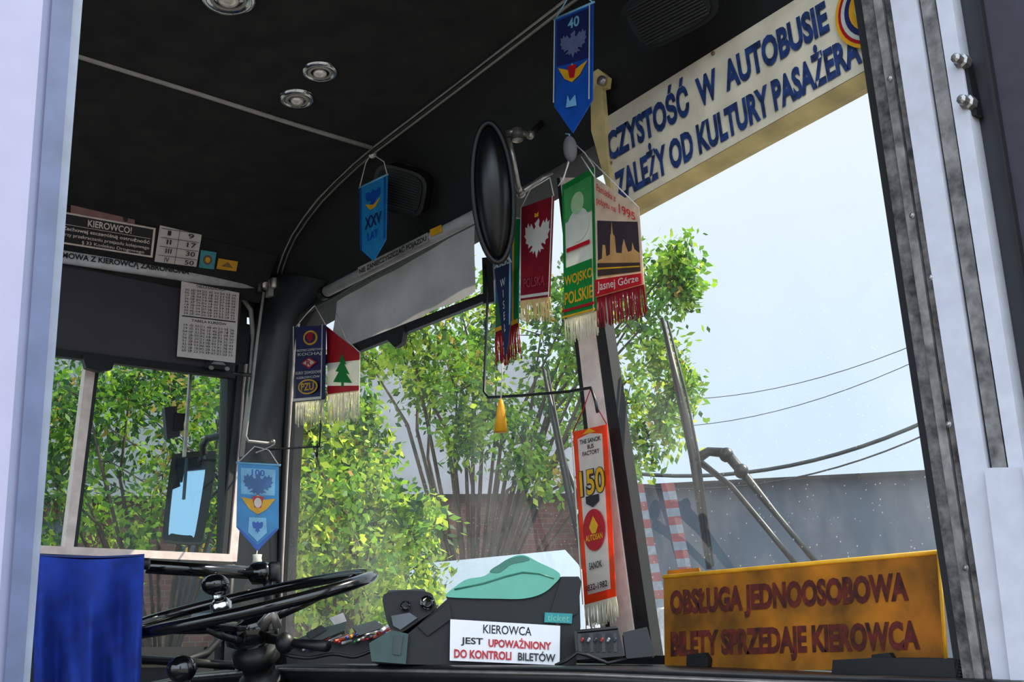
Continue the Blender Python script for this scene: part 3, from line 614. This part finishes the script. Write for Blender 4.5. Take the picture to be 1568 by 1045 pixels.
def building(name,a,c,h,depth,wm,wins=True,roof=1.0):
    b=B(name); a=Vector((*a,0)); c=Vector((*c,0)); d=(c-a).normalized(); n=Vector((-d.y,d.x,0))
    if n.dot(a-C)<0: n=-n
    z=Vector((0,0,h)); b.prism([a,c,c+n*depth,a+n*depth],z,wm)
    e=.3; r0=[a-d*e-n*e+z,c+d*e-n*e+z,c+d*e+n*(depth+e)+z,a-d*e+n*(depth+e)+z]
    m1=(r0[0]+r0[3])/2+Vector((0,0,roof)); m2=(r0[1]+r0[2])/2+Vector((0,0,roof))
    b.add(r0+[m1,m2],[[0,1,5,4],[2,3,4,5],[0,4,3],[1,2,5],[0,1,2,3]],roofm)
    L=(c-a).length; k=int(L/2.6)
    if wins:
        for i in range(k):
            for zz in (1.2,3.4):
                if zz+1.4<h:
                    p=a+d*(1.+i*2.6)-n*.03; b.prism([p+Vector((0,0,zz)),p+d*1.1+Vector((0,0,zz)),p+d*1.1+Vector((0,0,zz+1.4)),p+Vector((0,0,zz+1.4))],n*.05,win)
                    b.prism([p-d*.08+Vector((0,0,zz-.1)),p+d*1.18+Vector((0,0,zz-.1)),p+d*1.18+Vector((0,0,zz)),p-d*.08+Vector((0,0,zz))],-n*.06,roofm)
    return b.done()
building('brick_building',(-17,0),(-11.6,11.2),5.1,6,brick,True,3.4)
g0=at(930,745,.0098); g1=at(1640,720,.0099)
building('grey_building',(g0.x,g0.y),(g1.x,g1.y),(g0.z+g1.z)/2,8,M('grey_render',(74,80,90),.9,scale=.8,var=.15),False,.05)
b=B('power_lines')
def wire(p,q,t0,t1,r):
    a=at(*p,t0); c=at(*q,t1); d=c-a
    P=[a+d*s-Vector((0,0,.25*(1-(2*s-1)**2))) for s in [k/12 for k in range(-2,15)]]; b.tube(P,r,black,5)
wire((1000,612),(1420,520),.0115,.009,.006); wire((1000,655),(1420,545),.0115,.009,.006)
wire((1000,728),(1430,640),.0092,.0085,.028); wire((1000,748),(1430,660),.0092,.0085,.012)
b.done()
# leaves
lm=[M('leaf_a',(138,176,48),.5,tr=.6,var=.2,scale=3),M('leaf_b',(100,144,48),.5,tr=.6,var=.2,scale=3),M('leaf_c',(192,208,70),.5,tr=.65,var=.2,scale=3),M('leaf_d',(56,90,42),.6,tr=.45,var=.2,scale=3),M('leaf_gold',(190,156,74),.6,tr=.5,scale=3)]
bark=M('bark',(74,60,48),.9,scale=6,var=.3,bump=.5)
def tree(name,base,blobs,ncl,size,w,thick=1.):
    b=B(name); base=Vector(base); cs=[(at(u,v,t+random.uniform(-.0004,.0004)),r*t) for u,v,t,r in blobs]
    low=min(c.z for c,r in cs); fork=Vector((base.x,base.y,max(1.2,low*.6)))
    b.tube([base,base*.5+fork*.5+Vector((.05,.05,0)),fork],[.13*thick,.11*thick,.09*thick],bark,10)
    for c,r in cs:
        m=fork*.45+c*.55+Vector((random.uniform(-.3,.3),random.uniform(-.3,.3),.5)); b.tube([fork,m,c],[.03*thick,.02*thick,.006],bark,6)
        for k in range(4):
            e=c+Vector((random.gauss(0,1),random.gauss(0,1),random.gauss(0,1))).normalized()*r*.9; b.tube([c+(m-c)*.1,e],[.008,.003],bark,4)
        for q in range(ncl):
            d=Vector((random.gauss(0,1),random.gauss(0,1),random.gauss(0,1))).normalized()*r*(random.random()**.4)*1.15; cc=c+Vector((d.x,d.y,d.z*.95))
            k=random.choices(range(5),w)[0]; ax=Vector((random.gauss(0,.6),random.gauss(0,.6),-.7)).normalized()
            for i in range(20):
                s=random.random(); p=cc+ax*(s-.5)*size*6+Vector((random.gauss(0,1),random.gauss(0,1),random.gauss(0,1)))*size*.7
                a=(ax+Vector((random.gauss(0,.7),random.gauss(0,.7),random.gauss(0,.5)))).normalized(); e=a.cross(Vector((random.gauss(0,1),random.gauss(0,1),random.gauss(0,1)))).normalized()
                L=size*random.uniform(.7,1.3); W=L*.26
                b.add([p,p+a*L*.45+e*W,p+a*L,p+a*L*.45-e*W],[[0,1,2,3]],lm[k])
    return b.done()
T=.0060
main=[(560,545,T,32),(610,540,T,44),(690,520,T,48),(700,590,T,46),(760,470,T,52),(830,500,T,52),(840,590,T,48),(800,670,T,40),(900,440,T,45),(955,410,T,38),(1012,420,T,32),(975,480,T,44),(1012,540,T,30),(970,610,T,42),(1020,650,T,28),(905,540,T,46),(900,640,T,44),(750,630,T,32),(660,600,T,34),(710,670,T,26),(820,720,T,22),(960,690,T,28),(620,480,T,44),(700,450,T,48),(1036,400,T,12),(1042,590,T,16),(1040,440,T,12),(640,550,T,40),(760,550,T,44),(870,480,T,40)]
p=at(720,900,T); tree('ash_tree',(p.x,p.y,0),main,21,.08,(4,5,2.4,3,.4),.8)
T=.0046
low=[(470,650,T,34),(520,690,T,40),(565,705,T,26),(480,740,T,50),(540,770,T,50),(600,775,T,36),(640,800,T,22),(480,820,T,50),(540,850,T,50),(600,850,T,40),(470,900,T,45),(530,930,T,50),(595,915,T,40),(560,640,T,12),(650,900,T,22)]
p=at(520,1000,T); tree('ash_tree',(p.x,p.y,0),low,26,.07,(4,3,5,2,.3),.7)
T=.0062
left=[(60,640,T,60),(130,600,T,60),(200,590,T,46),(270,590,T,50),(340,600,T,55),(330,690,T,50),(250,720,T,46),(110,700,T,50),(80,740,T,60),(320,780,T,50),(230,800,T,50),(150,800,T,50),(340,860,T,45),(380,700,T,50),(60,840,T,50)]
p=at(250,950,T); tree('ash_tree',(p.x,p.y,0),left,20,.085,(3.5,5,1.6,5,.6),.8)
T=.0085
back=[(430+i*45,760+random.uniform(-20,50),T,50) for i in range(4)]+[(440+i*50,860+random.uniform(-20,30),T,52) for i in range(6)]+[(u,690,T,60) for u in (60,140,300,380)]+[(u,600,T,50) for u in (440,490,80,180,280,380)]
p=at(560,950,T); tree('ash_tree',(p.x,p.y,0),back,16,.13,(.6,3,.2,8,.6),.8)
# white van
b=B('parked_white_van')
dx=Vector((.75,.66,0)).normalized(); dy=Vector((-.66,.75,0)); o=at(884,842,.0052); k=o.z/2.3
prof=[(-2.3,.35),(-2.35,.9),(-2.2,1.15),(-1.5,1.3),(-.8,2.1),(-.3,2.28),(2.2,2.3),(2.4,2.2),(2.45,.35)]
base=Vector((o.x,o.y,0))-dx*2.3
b.prism([base+dx*a*.5+dx*1.1+Vector((0,0,h*k)) for a,h in prof],dy*1.6,M('van_white',(210,214,222),.3,coat=.5,var=.02))
for s in (-.01,1.6): b.prism([base+dx*a*.5+dx*1.1+Vector((0,0,h*k))+dy*s for a,h in ((-1.35,1.4),(-.78,2.0),(.1,2.05),(.1,1.4))],dy*.01,win)
for a in (-.75,.75):
    for s in (0,1.45): b.lathe(base+dx*(a+1.1)+Vector((0,0,.36))+dy*s,dy,[(.1,-.02),(.33,-.02),(.36,.0),(.36,.18),(.3,.2)],rubber,20)
b.done(.05)
for (a,c) in (((975,742),(1005,900)),((1022,740),(1052,890))):  # red-white reflection in the windscreen, built as made-up striped posts outside
    b=B('striped_reflection'); t=.0045; p=at(*a,t); q=at(*c,t); n=FP(*a,t)[1]; X=Vector((0,0,1)).cross(n)*.045
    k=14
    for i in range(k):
        s0=p+(q-p)*(i/k)*1.2; s1=p+(q-p)*((i+1)/k)*1.2; b.prism([s0-X,s0+X,s1+X,s1-X],-n*.03,(M('reflection_red',(138,78,78),.6),M('reflection_white',(130,134,142),.6))[i%2])
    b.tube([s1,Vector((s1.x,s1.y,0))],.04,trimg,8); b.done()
# ------------------------------------------------------------------ light
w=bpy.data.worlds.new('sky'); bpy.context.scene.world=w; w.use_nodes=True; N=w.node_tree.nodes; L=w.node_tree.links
bg=N['Background']; tc=N.new('ShaderNodeTexCoord'); sp=N.new('ShaderNodeSeparateXYZ'); L.new(tc.outputs['Generated'],sp.inputs[0])
cr=N.new('ShaderNodeValToRGB'); e=cr.color_ramp.elements; e[0].position=.0; e[0].color=(.66,.82,1,1); e[1].position=.8; e[1].color=(.5,.7,1,1); n1=e.new(.24); n1.color=(.70,.84,1,1); n2=e.new(.45); n2.color=(.88,.94,1,1)
L.new(sp.outputs[2],cr.inputs[0]); L.new(cr.outputs[0],bg.inputs[0])
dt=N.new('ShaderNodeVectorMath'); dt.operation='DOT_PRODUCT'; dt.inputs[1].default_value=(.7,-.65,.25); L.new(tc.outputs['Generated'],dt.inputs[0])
mr=N.new('ShaderNodeMapRange'); mr.inputs[1].default_value=-.1; mr.inputs[2].default_value=1; mr.inputs[3].default_value=1.08; mr.inputs[4].default_value=3.5; L.new(dt.outputs['Value'],mr.inputs[0]); L.new(mr.outputs[0],bg.inputs[1])  # sky made brighter behind the camera, added fill for the dim interior
sl=bpy.data.lights.new('sun','SUN'); sl.energy=8.5; sl.angle=.01; sl.color=(1,.92,.78); so=bpy.data.objects.new('sun',sl); bpy.context.scene.collection.objects.link(so)
so.rotation_euler=Vector((-.35,-.55,-.72)).to_track_quat('-Z','Y').to_euler(); so.location=(3,8,12)
sc=bpy.context.scene; sc.view_settings.view_transform='Standard'; sc.view_settings.look='None'
cam=bpy.data.cameras.new('camera'); co=bpy.data.objects.new('camera',cam); sc.collection.objects.link(co)
cam.sensor_width=36; cam.lens=F/1568*36; cam.clip_start=.02; cam.clip_end=500
m=Matrix((Xc,Yc,Zc)).to_4x4(); m.translation=C; co.matrix_world=m; sc.camera=co
